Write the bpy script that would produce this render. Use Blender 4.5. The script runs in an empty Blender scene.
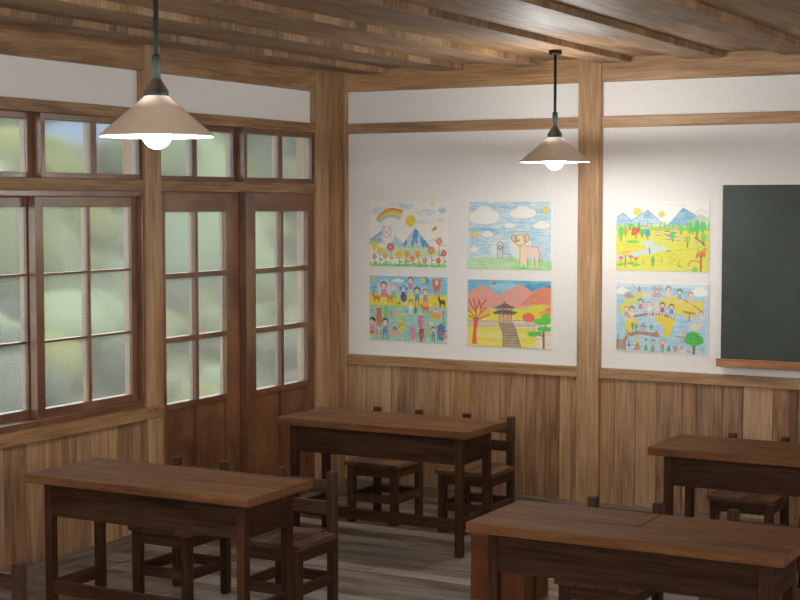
import bpy, bmesh, math, random
import numpy as np
from mathutils import Vector, Matrix

random.seed(11)
RNG = np.random.default_rng(5)
SC = bpy.context.scene
COL = SC.collection

# ----------------------------------------------------------------- helpers
KA = .86                    # overall reflectance of the timber, plaster and paint against the white paper
def lin(c):
    return tuple(KA * ((v / 255) / 12.92 if v / 255 <= .04045 else ((v / 255 + .055) / 1.055) ** 2.4) for v in c)

class MB:
    """collects shapes of one mesh: vertices, faces, uv in metres (u along the grain), one tone per face"""
    def __init__(s):
        s.v, s.f, s.uv, s.t, s.m, s.sm = [], [], [], [], [], []
    def box(s, x0, x1, y0, y1, z0, z1, g=None, tone=None, mat=0):
        lo, hi = (x0, y0, z0), (x1, y1, z1)
        if g is None:
            g = max(range(3), key=lambda i: hi[i] - lo[i])
        tone = random.random() if tone is None else tone
        b = len(s.v)
        for i in range(8):
            s.v.append((hi[0] if i & 1 else lo[0], hi[1] if i & 2 else lo[1], hi[2] if i & 4 else lo[2]))
        ou, ov = random.uniform(0, 50), random.uniform(0, 50)
        for q, n in (((0, 4, 6, 2), 0), ((1, 3, 7, 5), 0), ((0, 1, 5, 4), 1), ((2, 6, 7, 3), 1), ((0, 2, 3, 1), 2), ((4, 5, 7, 6), 2)):
            s.f.append([b + k for k in q])
            ax = [a for a in range(3) if a != n]
            if g in ax:
                ua = g; va = ax[0] if ax[1] == g else ax[1]
            else:
                ua, va = ax
            s.uv.append([(s.v[b + k][ua] + ou, s.v[b + k][va] + ov + n * .37) for k in q])
            s.t.append(tone); s.m.append(mat); s.sm.append(False)
        return s
    def lathe(s, prof, seg=32, c=(0, 0, 0), mat=0, tone=.5, smooth=True, close=False):
        b = len(s.v)
        for (r, z) in prof:
            for k in range(seg):
                a = 2 * math.pi * k / seg
                s.v.append((c[0] + r * math.cos(a), c[1] + r * math.sin(a), c[2] + z))
        n = len(prof)
        for i in range(n - 1 if not close else n):
            j = (i + 1) % n
            for k in range(seg):
                k2 = (k + 1) % seg
                q = [b + i * seg + k, b + i * seg + k2, b + j * seg + k2, b + j * seg + k]
                s.f.append(q); s.uv.append([(0, 0)] * 4); s.t.append(tone); s.m.append(mat); s.sm.append(smooth)
        return s
    def poly(s, pts, tone=.5, mat=0):
        b = len(s.v); s.v += [tuple(p) for p in pts]
        s.f.append(list(range(b, b + len(pts)))); s.uv.append([(p[0], p[1]) for p in pts]); s.t.append(tone); s.m.append(mat); s.sm.append(False)
    def build(s, name, mats, parent=None, bevel=0, seg=2):
        me = bpy.data.meshes.new(name)
        me.from_pydata(s.v, [], s.f)
        me.validate()
        uvl = me.uv_layers.new(name='UVMap')
        flat = [c for f in s.uv for p in f for c in p]
        uvl.data.foreach_set('uv', flat)
        at = me.attributes.new('tone', 'FLOAT', 'FACE'); at.data.foreach_set('value', s.t)
        me.polygons.foreach_set('material_index', s.m)
        me.polygons.foreach_set('use_smooth', s.sm)
        for m in (mats if isinstance(mats, (list, tuple)) else [mats]):
            me.materials.append(m)
        o = bpy.data.objects.new(name, me); COL.objects.link(o)
        if parent: o.parent = parent
        if bevel:
            md = o.modifiers.new('Bevel', 'BEVEL'); md.width = bevel; md.segments = seg; md.limit_method = 'ANGLE'
        return o

def tag(o, label=None, cat=None, group=None, kind=None):
    if label: o['label'] = label
    if cat: o['category'] = cat
    if group: o['group'] = group
    if kind: o['kind'] = kind
    return o

def empty(name, loc):
    o = bpy.data.objects.new(name, None); COL.objects.link(o); o.location = loc; o.empty_display_size = .1
    return o

def copy_tree(o, parent=None):
    c = o.copy(); COL.objects.link(c)
    if parent: c.parent = parent
    for ch in list(o.children): copy_tree(ch, c)
    return c

def structure(o, label, cat):
    return tag(o, label, cat, kind='structure')

# ----------------------------------------------------------------- materials
def new_mat(name):
    m = bpy.data.materials.new(name); m.use_nodes = True
    nt = m.node_tree; nt.nodes.clear()
    out = nt.nodes.new('ShaderNodeOutputMaterial'); b = nt.nodes.new('ShaderNodeBsdfPrincipled')
    nt.links.new(b.outputs[0], out.inputs[0])
    return m, nt, b, out

def ramp(nt, stops):
    r = nt.nodes.new('ShaderNodeValToRGB'); e = r.color_ramp.elements
    while len(e) < len(stops): e.new(.5)
    for el, (p, c) in zip(e, stops): el.position = p; el.color = (*c, 1)
    return r

def wood(name, dark, mid, light, along=2.2, across=38, rough=.55, tone_amt=.7, blotch=.5, bump=.15, spec=.4, rvar=.12):
    m, nt, b, out = new_mat(name); L = nt.links.new; N = nt.nodes.new
    uv = N('ShaderNodeUVMap'); uv.uv_map = 'UVMap'
    oi = N('ShaderNodeObjectInfo')
    off = N('ShaderNodeVectorMath'); off.operation = 'ADD'
    sc = N('ShaderNodeVectorMath'); sc.operation = 'SCALE'; sc.inputs['Scale'].default_value = 37.0
    cb = N('ShaderNodeCombineXYZ'); L(oi.outputs['Random'], cb.inputs[0]); L(oi.outputs['Random'], cb.inputs[1])
    L(cb.outputs[0], sc.inputs[0]); L(uv.outputs[0], off.inputs[0]); L(sc.outputs[0], off.inputs[1])
    mp = N('ShaderNodeMapping'); mp.inputs['Scale'].default_value = (along * 1.8, across * 2.2, 1); L(off.outputs[0], mp.inputs[0])
    n1 = N('ShaderNodeTexNoise'); n1.inputs['Scale'].default_value = 1; n1.inputs['Detail'].default_value = 6; n1.inputs['Roughness'].default_value = .62; n1.inputs['Distortion'].default_value = .35
    L(mp.outputs[0], n1.inputs[0])
    mp2 = N('ShaderNodeMapping'); mp2.inputs['Scale'].default_value = (along * .7, across * .3, 1); L(off.outputs[0], mp2.inputs[0])
    n2 = N('ShaderNodeTexNoise'); n2.inputs['Scale'].default_value = 1; n2.inputs['Detail'].default_value = 4; n2.inputs['Distortion'].default_value = .8
    L(mp2.outputs[0], n2.inputs[0])
    mx = N('ShaderNodeMix'); mx.data_type = 'FLOAT'; mx.inputs[0].default_value = blotch
    L(n1.outputs[0], mx.inputs[2]); L(n2.outputs[0], mx.inputs[3])
    at = N('ShaderNodeAttribute'); at.attribute_name = 'tone'
    t = N('ShaderNodeMath'); t.operation = 'MULTIPLY_ADD'; t.inputs[1].default_value = .28 * tone_amt; t.inputs[2].default_value = -.14 * tone_amt
    L(at.outputs['Fac'], t.inputs[0])
    ad = N('ShaderNodeMath'); ad.operation = 'ADD'; L(mx.outputs[0], ad.inputs[0]); L(t.outputs[0], ad.inputs[1])
    r = ramp(nt, [(.34, dark), (.5, mid), (.67, light)]); L(ad.outputs[0], r.inputs[0])
    # slow grey/warm drift from board to board
    hs = N('ShaderNodeHueSaturation')
    sm = N('ShaderNodeMath'); sm.operation = 'MULTIPLY_ADD'; sm.inputs[1].default_value = .24 * tone_amt; sm.inputs[2].default_value = 1 - .12 * tone_amt
    fr = N('ShaderNodeMath'); fr.operation = 'MULTIPLY'; fr.inputs[1].default_value = 7.31
    fc = N('ShaderNodeMath'); fc.operation = 'FRACT'
    L(at.outputs['Fac'], fr.inputs[0]); L(fr.outputs[0], fc.inputs[0]); L(fc.outputs[0], sm.inputs[0]); L(sm.outputs[0], hs.inputs['Saturation'])
    L(r.outputs[0], hs.inputs['Color']); L(hs.outputs[0], b.inputs['Base Color'])
    rr = N('ShaderNodeMath'); rr.operation = 'MULTIPLY_ADD'; rr.inputs[1].default_value = -2 * rvar; rr.inputs[2].default_value = rough + rvar
    L(n1.outputs[0], rr.inputs[0]); L(rr.outputs[0], b.inputs['Roughness'])
    b.inputs['Specular IOR Level'].default_value = spec
    bp = N('ShaderNodeBump'); bp.inputs['Strength'].default_value = bump; bp.inputs['Distance'].default_value = .004
    L(n1.outputs[0], bp.inputs['Height']); L(bp.outputs[0], b.inputs['Normal'])
    return m

def plain(name, col, rough=.6, noise=0, nscale=60, bump=0, spec=.4, metallic=0, detail=4, col2=None):
    m, nt, b, out = new_mat(name); L = nt.links.new; N = nt.nodes.new
    b.inputs['Roughness'].default_value = rough; b.inputs['Specular IOR Level'].default_value = spec; b.inputs['Metallic'].default_value = metallic
    tc = N('ShaderNodeTexCoord')
    n = N('ShaderNodeTexNoise'); n.inputs['Scale'].default_value = nscale; n.inputs['Detail'].default_value = detail
    L(tc.outputs['Object'], n.inputs[0])
    c2 = col2 or tuple(c * (1 - noise) for c in col)
    r = ramp(nt, [(.35, c2), (.65, col)]); L(n.outputs[0], r.inputs[0]); L(r.outputs[0], b.inputs['Base Color'])
    if bump:
        bp = N('ShaderNodeBump'); bp.inputs['Strength'].default_value = bump; bp.inputs['Distance'].default_value = .004
        L(n.outputs[0], bp.inputs['Height']); L(bp.outputs[0], b.inputs['Normal'])
    return m

TIMBER = wood('timber', lin((109, 78, 52)), lin((156, 120, 84)), lin((189, 153, 117)), tone_amt=.5, rough=.5)
PANEL = wood('panel_board', lin((100, 71, 47)), lin((152, 115, 81)), lin((186, 150, 112)), across=46, tone_amt=.6, rough=.55)
JOIST = wood('ceiling_board', lin((108, 82, 58)), lin((151, 118, 86)), lin((180, 149, 114)), across=26, tone_amt=.7, rough=.55, spec=.3)
SKIRT = wood('baseboard_wood', lin((84, 70, 58)), lin((118, 100, 84)), lin((140, 122, 104)), tone_amt=.3)
FLOORW = wood('floor_board', lin((78, 69, 62)), lin((128, 114, 103)), lin((170, 156, 144)), along=1.6, across=30, tone_amt=.8, rough=.42, blotch=.55, bump=.2)
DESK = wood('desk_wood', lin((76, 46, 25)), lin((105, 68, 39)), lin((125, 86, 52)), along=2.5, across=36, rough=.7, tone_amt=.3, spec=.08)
FRAMEW_SHADED = wood('desk_frame_wood_shaded', lin((36, 21, 11)), lin((62, 38, 21)), lin((80, 52, 32)), along=2.5, across=36, rough=.7, tone_amt=.4, spec=.12)  # darkened desk wood: shade under the overhanging top put into the colour
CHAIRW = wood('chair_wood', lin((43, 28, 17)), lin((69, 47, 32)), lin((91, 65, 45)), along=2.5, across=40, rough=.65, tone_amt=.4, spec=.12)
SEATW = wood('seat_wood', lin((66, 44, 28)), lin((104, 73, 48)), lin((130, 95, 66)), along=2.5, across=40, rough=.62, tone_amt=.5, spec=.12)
REDW = wood('red_brown_wood', lin((78, 46, 25)), lin((112, 70, 41)), lin((138, 93, 60)), along=4, across=12, rough=.32, tone_amt=.25, blotch=.7, bump=.05, spec=1.0)
BOXW = wood('box_wood', lin((72, 37, 16)), lin((98, 52, 24)), lin((118, 66, 34)), along=4, across=12, rough=.55, tone_amt=.2, blotch=.7, bump=.05, spec=.2)
TRAYW = wood('tray_wood', lin((134, 86, 54)), lin((164, 110, 72)), lin((186, 132, 92)), along=3, across=40, rough=.5, tone_amt=.2)
PLASTER = plain('plaster', lin((236, 233, 229)), .85, nscale=70, bump=.2, spec=.2, col2=lin((229, 226, 222)), detail=8)
GREEN = plain('chalkboard_green', lin((48, 60, 52)), .46, nscale=5, spec=.42, col2=lin((42, 52, 46)), detail=5)
BLACKM = plain('dark_green_metal', lin((22, 29, 25)), .7, nscale=20, spec=.1, col2=lin((18, 24, 21)))
COLLARM = plain('dark_brown_bakelite', lin((36, 25, 19)), .5, nscale=20, spec=.2, col2=lin((30, 21, 16)))
SHADEM = plain('cream_shade', lin((222, 210, 194)), .6, nscale=12, spec=.2, col2=lin((216, 203, 186)))
WHITEM = plain('white_enamel', lin((240, 236, 226)), .5, nscale=12, spec=.3, col2=lin((236, 232, 222)))

def glass_mat():
    m, nt, b, out = new_mat('hazy_glass'); L = nt.links.new; N = nt.nodes.new
    nt.nodes.remove(b)
    rf = N('ShaderNodeBsdfRefraction'); rf.inputs['IOR'].default_value = 1.12; rf.inputs['Roughness'].default_value = .13; rf.inputs['Color'].default_value = (.97, .98, .955, 1)
    gl = N('ShaderNodeBsdfGlossy'); gl.inputs['Roughness'].default_value = .12
    tr = N('ShaderNodeBsdfTranslucent'); tr.inputs['Color'].default_value = (.8, .82, .8, 1)
    mx = N('ShaderNodeMixShader'); mx.inputs[0].default_value = .11
    L(rf.outputs[0], mx.inputs[1]); L(tr.outputs[0], mx.inputs[2])
    fr = N('ShaderNodeFresnel'); fr.inputs['IOR'].default_value = 1.3
    mx2 = N('ShaderNodeMixShader'); L(fr.outputs[0], mx2.inputs[0]); L(mx.outputs[0], mx2.inputs[1]); L(gl.outputs[0], mx2.inputs[2])
    L(mx2.outputs[0], out.inputs[0])
    return m
GLASS = glass_mat()

def bulb_mat():
    m, nt, b, out = new_mat('lamp_bulb_glow')
    b.inputs['Base Color'].default_value = (1, 1, 1, 1)
    b.inputs['Emission Color'].default_value = (1.0, .985, .955, 1)
    b.inputs['Emission Strength'].default_value = BULB
    return m
BULB = 300.0
UP = 16.0
BULBM = bulb_mat()

# ----------------------------------------------------------------- room shell
YF, XR = -9.4, 7.2            # how far the floor and ceiling run
# floor boards run along x
f = MB(); y = .1
while y > YF:
    w = random.uniform(.10, .15); x = -.12 - random.uniform(0, 1.5)
    while x < XR:
        l = random.uniform(1.4, 2.6)
        f.box(max(x, -.12), min(x + l, XR), y - w + .0025, y, -.03, 0, g=0)
        x += l + .002
    y -= w
f.box(-.12, XR, YF - .2, .1, -.06, -.031, g=0, tone=0)
structure(f.build('floor', FLOORW, bevel=.002, seg=1), 'worn grey-brown plank floor of the classroom', 'floor')

# ceiling boards run along y, above the joists
c = MB(); x = -.12
while x < XR:
    w = random.uniform(.16, .22)
    c.box(x, x + w - .002, YF, .12, 2.58, 2.6, g=1, tone=random.uniform(.2, .8)); x += w
c.box(-.12, XR, YF, .12, 2.601, 2.66, g=1, tone=.5)
structure(c.build('ceiling', JOIST), 'boarded wooden ceiling above the joists', 'ceiling')

TR = [0]
def trim(mb, label, mat=None, bevel=.003):
    TR[0] += 1
    return structure(mb.build('trim_%d' % TR[0], mat or TIMBER, bevel=bevel), label, 'trim')

# joists: flat beams along y; their right flanks are faced with short cross-grain blocks
k = 0
ORD = ['first', 'second', 'third', 'fourth', 'fifth', 'sixth', 'seventh', 'eighth', 'ninth', 'tenth', 'eleventh', 'twelfth', 'thirteenth', 'fourteenth']
for k in range(14):
    xr = .454 + .517 * k
    j = MB(); yy = -.05
    while yy > YF:
        l = random.uniform(1.6, 3.0); e = max(yy - l, YF)
        j.box(xr - .19, xr - .012, e + .001, yy, 2.548, 2.6, g=1, tone=random.uniform(.2, .8)); yy = e
        if e <= YF: break
    yy = -.05
    while yy > YF:
        l = random.choice((.05, .08, .1, .12, .2, .28)) * random.uniform(.8, 1.2); e = max(yy - l, YF)
        j.box(xr - .012, xr, e, yy, 2.5485, 2.6, g=2, tone=random.random() ** 1.2); yy = e
        if e <= YF: break
    trim(j, '%s wooden ceiling joist counted from the window wall' % ORD[k], JOIST, bevel=0)

# --- back wall (plane y = 0)
structure(MB().box(-.12, XR, 0, .12, 0, 2.6).build('wall_back', PLASTER), 'pale plaster back wall with the drawings and chalkboard', 'wall')
POSTS_B = [(1.694, 1.828), (3.374, 3.507), (5.064, 5.197), (6.754, 6.887)]
def spans(lo, hi, posts):
    s = lo
    for a, b_ in posts:
        yield s, a; s = b_
    yield s, hi
def rails_back(z0, z1, y0, label):
    t = MB()
    for a, b_ in spans(.162, XR, POSTS_B): t.box(a, b_, y0, .01, z0, z1, g=0)
    trim(t, label)
rails_back(2.447, 2.6, -.034, 'top beam of the back wall under the ceiling')
rails_back(2.192, 2.253, -.030, 'thin upper rail crossing the back wall plaster')
rails_back(.778, .837, -.034, 'rail capping the back wall wainscot below the drawings')
trim(MB().box(.0, .162, -.046, .01, 0, 2.6, g=2), 'corner post on the back wall side')
for i, (a, b_) in enumerate(POSTS_B):
    trim(MB().box(a, b_, -.046, .01, 0, 2.6, g=2), ['square wall post between the drawings and the chalkboard wall section', 'wall post behind the chalkboard', 'fourth post of the back wall', 'last post of the back wall'][i])
w = MB()
for a, b_ in spans(.162, XR, POSTS_B):
    x = a
    while x < b_ - .001:
        l = min(random.choice((.08, .11, .13, .16)) * random.uniform(.9, 1.1), b_ - x)
        if b_ - x - l < .04: l = b_ - x
        w.box(x + .001, x + l - .0015, -.014 - random.uniform(0, .003), .005, .03, .79, g=2); x += l
trim(w, 'vertical board wainscot of the back wall', PANEL, bevel=.0025)
t = MB(); t.box(.162, XR, -.052, .01, 0, .063, g=0)
structure(t.build('baseboard_back', SKIRT, bevel=.002), 'greyish baseboard along the back wall', 'baseboard')

structure(MB().box(XR, XR + .12, YF, .12, 0, 1.0).box(XR, XR + .12, YF, .12, 2.2, 2.6).box(XR, XR + .12, -.6, .12, 1.0, 2.2).build('wall_right', PLASTER), 'plaster wall right of the frame, with an opening added for ambient light', 'wall')  # unseen wall; its opening is added to let ambient light in



structure(MB().box(-.12, XR + .12, YF - .12, YF, 0, 1.15).build('wall_front', PLASTER), 'low plaster wall behind the camera, left open above for ambient light', 'wall')  # unseen wall, cut low so ambient light enters above it

# --- left wall (plane x = 0)
YC = -.187                                         # corner post edge
P2 = (-1.858, -1.727)                               # post between window and doors
P3 = (-3.548, -3.417)
P4 = (-5.238, -5.107)
wl = MB()
wl.box(-.1, 0, P4[0], .0, 2.2, 2.6); wl.box(-.1, 0, YF, P4[0], 0, 2.6)
wl.box(-.1, 0, P4[0], P2[1], 0, .70)
structure(wl.build('wall_left', PLASTER), 'left window wall with a plaster strip above the transoms', 'wall')
trim(MB().box(-.10, .046, YC, 0, 0, 2.6, g=2), 'corner post on the window wall side')
trim(MB().box(-.10, .052, *P2, 0, 2.6, g=2), 'square post between the sliding window and the sliding doors')
trim(MB().box(-.10, .052, *P3, 0, 2.6, g=2), 'square post at the far end of the sliding windows')
trim(MB().box(-.10, .052, *P4, 0, 2.6, g=2), 'last post of the window wall')
BAYS = [(P2[1], YC), (P3[1], P2[0]), (P4[1], P3[0])]
def rails_left(z0, z1, x1, label, bays=BAYS, x0=-.06):
    t = MB()
    for a, b_ in bays: t.box(x0, x1, a, b_, z0, z1, g=1)
    return trim(t, label)
rails_left(2.447, 2.6, .046, 'top beam of the window wall under the ceiling')
rails_left(2.195, 2.253, .046, 'rail above the transom windows')
rails_left(1.83, 1.889, .046, 'rail between the transom windows and the windows and doors below')
t = MB(); t.box(-.06, .058, P4[0], P2[1], .65, .712, g=1)
trim(t, 'sill rail under the sliding windows, lapping over the post')
w = MB()
for a, b_ in BAYS[1:]:
    yy = b_
    while yy > a + .001:
        l = min(random.choice((.08, .11, .13, .16)) * random.uniform(.9, 1.1), yy - a)
        if yy - l - a < .04: l = yy - a
        w.box(-.005, .016 + random.uniform(0, .003), yy - l + .0015, yy - .001, .03, .66, g=2); yy -= l
trim(w, 'vertical board wainscot under the sliding windows', PANEL, bevel=.0025)
t = MB()
for a, b_ in BAYS[1:]: t.box(-.01, .026, a, b_, 0, .063, g=1)
structure(t.build('baseboard_left', FLOORW, bevel=.002), 'dark baseboard under the window wall wainscot', 'baseboard')

# --- joinery of the left wall; every sash is built in y/z and has its own depth
def sash(name, label, cat, y0, y1, z0, z1, xf, th, stile, rails, cols, rows, mun, panel=None, mun_h=None, gf=.5):
    """y0..y1 outer edges, xf = front face x, th = thickness; stile = (left,right); rails = (bottom, top)"""
    root = empty(name, (xf - th / 2, (y0 + y1) / 2, z0)); structure(root, label, cat)
    ox, oy, oz = root.location
    def B(m, a0, a1, b0, b1, c0, c1, g): m.box(a0 - ox, a1 - ox, b0 - oy, b1 - oy, c0 - oz, c1 - oz, g=g)
    fr = MB()
    B(fr, xf - th, xf, y0, y0 + stile[0], z0, z1, 2); B(fr, xf - th, xf, y1 - stile[1], y1, z0, z1, 2)
    ya, yb = y0 + stile[0], y1 - stile[1]
    B(fr, xf - th, xf, ya, yb, z0, z0 + rails[0], 1); B(fr, xf - th, xf, ya, yb, z1 - rails[1], z1, 1)
    za, zb = z0 + rails[0], z1 - rails[1]
    if panel:
        zp, rh, rec = panel                        # bottom of the glass, rail height, recess of the panel
        B(fr, xf - th, xf, ya, yb, zp - rh, zp, 1)
    fr.build('sash_frame', REDW, root, bevel=.002)
    mm = MB(); mh = mun_h or mun
    zg = zp if panel else za
    ys = [ya + (yb - ya) * i / cols for i in range(cols + 1)]
    for i in range(1, cols): B(mm, xf - th + .002, xf - .001, ys[i] - mun / 2, ys[i] + mun / 2, za, zb, 2)
    for i in range(1, rows):
        zz = zg + (zb - zg) * i / rows
        for q in range(cols):
            lo = ya if q == 0 else ys[q] + mun / 2; hi = yb if q == cols - 1 else ys[q + 1] - mun / 2
            B(mm, xf - th + .002, xf - .001, lo, hi, zz - mh / 2, zz + mh / 2, 1)
    if cols > 1 or rows > 1: mm.build('muntin', REDW, root, bevel=.0015)
    g = MB(); B(g, xf - th * gf - .002, xf - th * gf + .002, ya, yb, zg, zb, 2)
    g.build('glass', GLASS, root)
    if panel:
        p = MB()
        for q in range(cols):
            lo = ya if q == 0 else ys[q] + mun / 2; hi = yb if q == cols - 1 else ys[q + 1] - mun / 2
            B(p, xf - th + .012, xf - rec, lo, hi, za, zp - rh, 2)
        p.build('panel', REDW, root)
    return root

# doors: outer left leaf and inner right leaf
DB, DT = 0.0, 1.83
sash('door_1', 'left-hand red-brown sliding door next to the wall post, on the outer track', 'door', -1.70, -.875, DB, DT, -.026, .05, (.103, .165), (.12, .108), 2, 3, .028, (.69, .036, .024))
sash('door_2', 'right-hand red-brown sliding door beside the corner post, on the inner track', 'door', -.915, YC + .002, DB, DT, .026, .05, (.095, .075), (.12, .108), 2, 3, .030, (.69, .036, .024))
# window frame and the two window sashes of each bay
win = 0; wl_lab = {1: 'behind the hanging lamp', 2: 'off to the left of the photo'}
def window_bay(a, b_, n, names):
    fr = MB()
    fr.box(-.09, .032, a, b_, .712, .745, g=1, tone=.5); fr.box(-.09, .032, a, b_, 1.802, 1.83, g=1, tone=.5)
    fr.box(-.09, .036, a, a + .010, .745, 1.802, g=2, tone=.5); fr.box(-.09, .036, b_ - .010, b_, .745, 1.802, g=2, tone=.5)
    trim(fr, names[0], REDW, bevel=.002)
    mid = (a + b_) / 2 + .010
    sash('window_%d' % n, names[1], 'window', mid, b_ - .010, .745, 1.802, -.004, .045, (.056, .046), (.04, .05), 2, 3, .023, mun_h=.011, gf=.3)
    sash('window_%d' % (n + 1), names[2], 'window', a + .010, mid + .05, .745, 1.802, -.052, .045, (.046, .06), (.04, .05), 2, 3, .023, mun_h=.011, gf=.3)
window_bay(*BAYS[1], 1, ('red-brown frame around the sliding windows', 'right-hand sliding window sash with six panes beside the post', 'left-hand sliding window sash cut by the photo edge'))
window_bay(*BAYS[2], 9, ('red-brown frame of the next window bay', 'right-hand sash of the next window bay', 'left-hand sash of the next window bay'))
def transom(a, b_, n, names):
    mid = (a + b_) / 2 + .02
    sash('window_%d' % n, names[0], 'window', mid, b_, 1.889, 2.195, .030, .05, (.03, .03), (.027, .03), 2, 1, .046, gf=.33)
    sash('window_%d' % (n + 1), names[1], 'window', a, mid + .05, 1.889, 2.195, -.022, .05, (.03, .085), (.027, .03), 2, 1, .044, gf=.33)
transom(*BAYS[0], 3, ('right-hand transom window above the doors, beside the corner post', 'left-hand transom window above the doors'))
transom(*BAYS[1], 5, ('right-hand transom window behind the large hanging lamp', 'left-hand transom window at the photo edge'))
transom(*BAYS[2], 7, ('right-hand transom of the next window bay', 'left-hand transom of the next window bay'))

# ----------------------------------------------------------------- furniture
def make_desk(split):
    L, D, H, T, W = 1.129, .466, .645, .037, .038
    r = empty('school_desk', (0, 0, 0))
    tp = MB(); x0, x1, y0, y1 = -L / 2, L / 2, -D / 2, D / 2; ym = -.01
    tp.box(x0, x1, y0, ym - .0008, H - T, H, g=0, tone=.55)
    if split:
        tp.box(x0, .0 - .0012, ym + .0008, y1, H - T, H, g=0, tone=.45); tp.box(.0 + .0012, x1, ym + .0008, y1, H - T, H, g=0, tone=.65)
    else:
        tp.box(x0, x1, ym + .0008, y1, H - T, H, g=0, tone=.55)
    tp.build('desktop', DESK, r, bevel=.004)
    ix, iy = L / 2 - .060, D / 2 - .057
    for sx in (-1, 1):
        for sy in (-1, 1):
            cx, cy = sx * (ix - W / 2), sy * (iy - W / 2)
            MB().box(cx - W / 2, cx + W / 2, cy - W / 2, cy + W / 2, 0, H - T, g=2, tone=.5).build('leg', FRAMEW_SHADED, r, bevel=.003)
    A = (H - T - .142, H - T)  # aprons get a low tone as painted shade from the overhang
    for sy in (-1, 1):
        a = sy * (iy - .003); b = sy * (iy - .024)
        MB().box(-ix + W, ix - W, min(a, b), max(a, b), *A, g=0, tone=.05).build('apron', FRAMEW_SHADED, r, bevel=.002)
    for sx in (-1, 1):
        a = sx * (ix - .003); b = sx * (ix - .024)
        MB().box(min(a, b), max(a, b), -iy + W, iy - W, *A, g=1, tone=.05).build('apron', FRAMEW_SHADED, r, bevel=.002)
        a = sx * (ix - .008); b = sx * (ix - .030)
        MB().box(min(a, b), max(a, b), -iy + W, iy - W, .135, .19, g=1, tone=.6).build('stretcher', FRAMEW_SHADED, r, bevel=.002)
    MB().box(-ix + W, ix - W, -iy + .006, -iy + .030, .135, .19, g=0, tone=.6).build('stretcher', FRAMEW_SHADED, r, bevel=.002)
    return r

def make_chair():
    r = empty('school_chair', (0, 0, 0)); W = .04; hw, hd = .155, .155      # leg outer half sizes
    st = MB()
    for i in range(4):
        a = -.168 + .336 * i / 4
        st.box(a + .0006, a + .084 - .0006, -.168, .168 - (.04 if i in (0, 3) else .0) + (.0), .318, .341, g=1)
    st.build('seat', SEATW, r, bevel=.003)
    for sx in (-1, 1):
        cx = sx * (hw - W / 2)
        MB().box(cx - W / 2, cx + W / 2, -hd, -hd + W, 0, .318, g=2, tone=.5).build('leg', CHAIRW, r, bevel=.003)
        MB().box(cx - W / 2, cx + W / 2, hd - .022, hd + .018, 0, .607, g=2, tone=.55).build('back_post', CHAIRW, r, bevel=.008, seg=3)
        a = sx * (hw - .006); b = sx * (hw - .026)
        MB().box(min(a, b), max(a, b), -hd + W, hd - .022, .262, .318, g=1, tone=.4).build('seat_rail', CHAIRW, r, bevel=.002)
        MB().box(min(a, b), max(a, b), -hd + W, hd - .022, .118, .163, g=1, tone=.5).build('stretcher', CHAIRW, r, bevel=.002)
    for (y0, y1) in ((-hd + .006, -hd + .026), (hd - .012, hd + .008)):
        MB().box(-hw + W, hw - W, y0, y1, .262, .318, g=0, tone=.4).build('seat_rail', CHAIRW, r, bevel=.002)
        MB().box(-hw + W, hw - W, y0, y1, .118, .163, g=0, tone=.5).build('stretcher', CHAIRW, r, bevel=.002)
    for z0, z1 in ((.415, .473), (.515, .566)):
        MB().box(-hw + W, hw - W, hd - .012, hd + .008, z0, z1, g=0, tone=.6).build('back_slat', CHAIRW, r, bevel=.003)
    return r

desk_a = make_desk(False); desk_b = make_desk(True)
DESKS = [
    (desk_a, 1.139, -3.13, 'dark wooden double desk nearest the sliding windows, two plank top'),
    (None, 1.126, -1.215, 'dark wooden double desk standing near the corner post and sliding doors'),
    (desk_b, 3.182, -3.117, 'large dark wooden double desk in the right foreground beside the reddish box'),
    ('b', 3.183, -1.222, 'dark wooden double desk below the chalkboard at the right edge'),
]
CH = [
    ('chair tucked behind the desk by the windows, nearer the window', 'chair behind the desk by the windows, nearer the aisle, its back showing'),
    ('chair behind the desk by the sliding doors, nearer the doors', 'chair behind the desk by the sliding doors, nearer the wall post'),
    ('chair behind the large foreground desk, nearer the reddish box', 'chair behind the large foreground desk, farther from the reddish box'),
    ('chair under the desk below the chalkboard, four seat planks in view', 'chair under the desk below the chalkboard, mostly cut off by the photo edge'),
]
chair = make_chair(); first = True
def put_chair(x, y, label):
    global first
    o = chair if first else copy_tree(chair); first = False
    o.location = (x, y, 0); tag(o, label, 'chair', 'small wooden school chairs behind the desks'); return o
for i, (d, x, y, lab) in enumerate(DESKS):
    o = d if not (d is None or d == 'b') else copy_tree(desk_a if d is None else desk_b)
    o.location = (x, y, 0); tag(o, lab, 'desk', 'double school desks')
    for s, l in zip((-1, 1), CH[i]):
        put_chair(x + s * .284 - (.015 if i == 1 else 0), y + .47 + (.0 if i in (0, 2) else .013), 'small wooden ' + l)
put_chair(1.410, -4.60, 'small dark wooden chair at the bottom left corner, only its back top showing')

# reddish box standing in the aisle
bx = empty('wooden_box', (2.149, -1.945, 0)); tag(bx, 'reddish-brown wooden box on the floor behind the left legs of the foreground desk', 'box')
MB().box(-.1355, .1205, -.125, -.11, 0, .295, g=2, tone=.6).build('front_panel', BOXW, bx, bevel=.002)
sd = MB().box(.1205, .1355, -.125, .125, 0, .295, g=2, tone=.5).box(-.1355, -.1205, -.11, .125, 0, .295, g=2, tone=.5).box(-.1205, .1205, .11, .125, 0, .295, g=2, tone=.4)
tag(sd.build('side_panel', DESK, bx, bevel=.002), 'dull brown side boards')
MB().box(-.1205, .1205, -.11, .11, .01, .025, g=0, tone=.3).build('bottom', DESK, bx)

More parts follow.
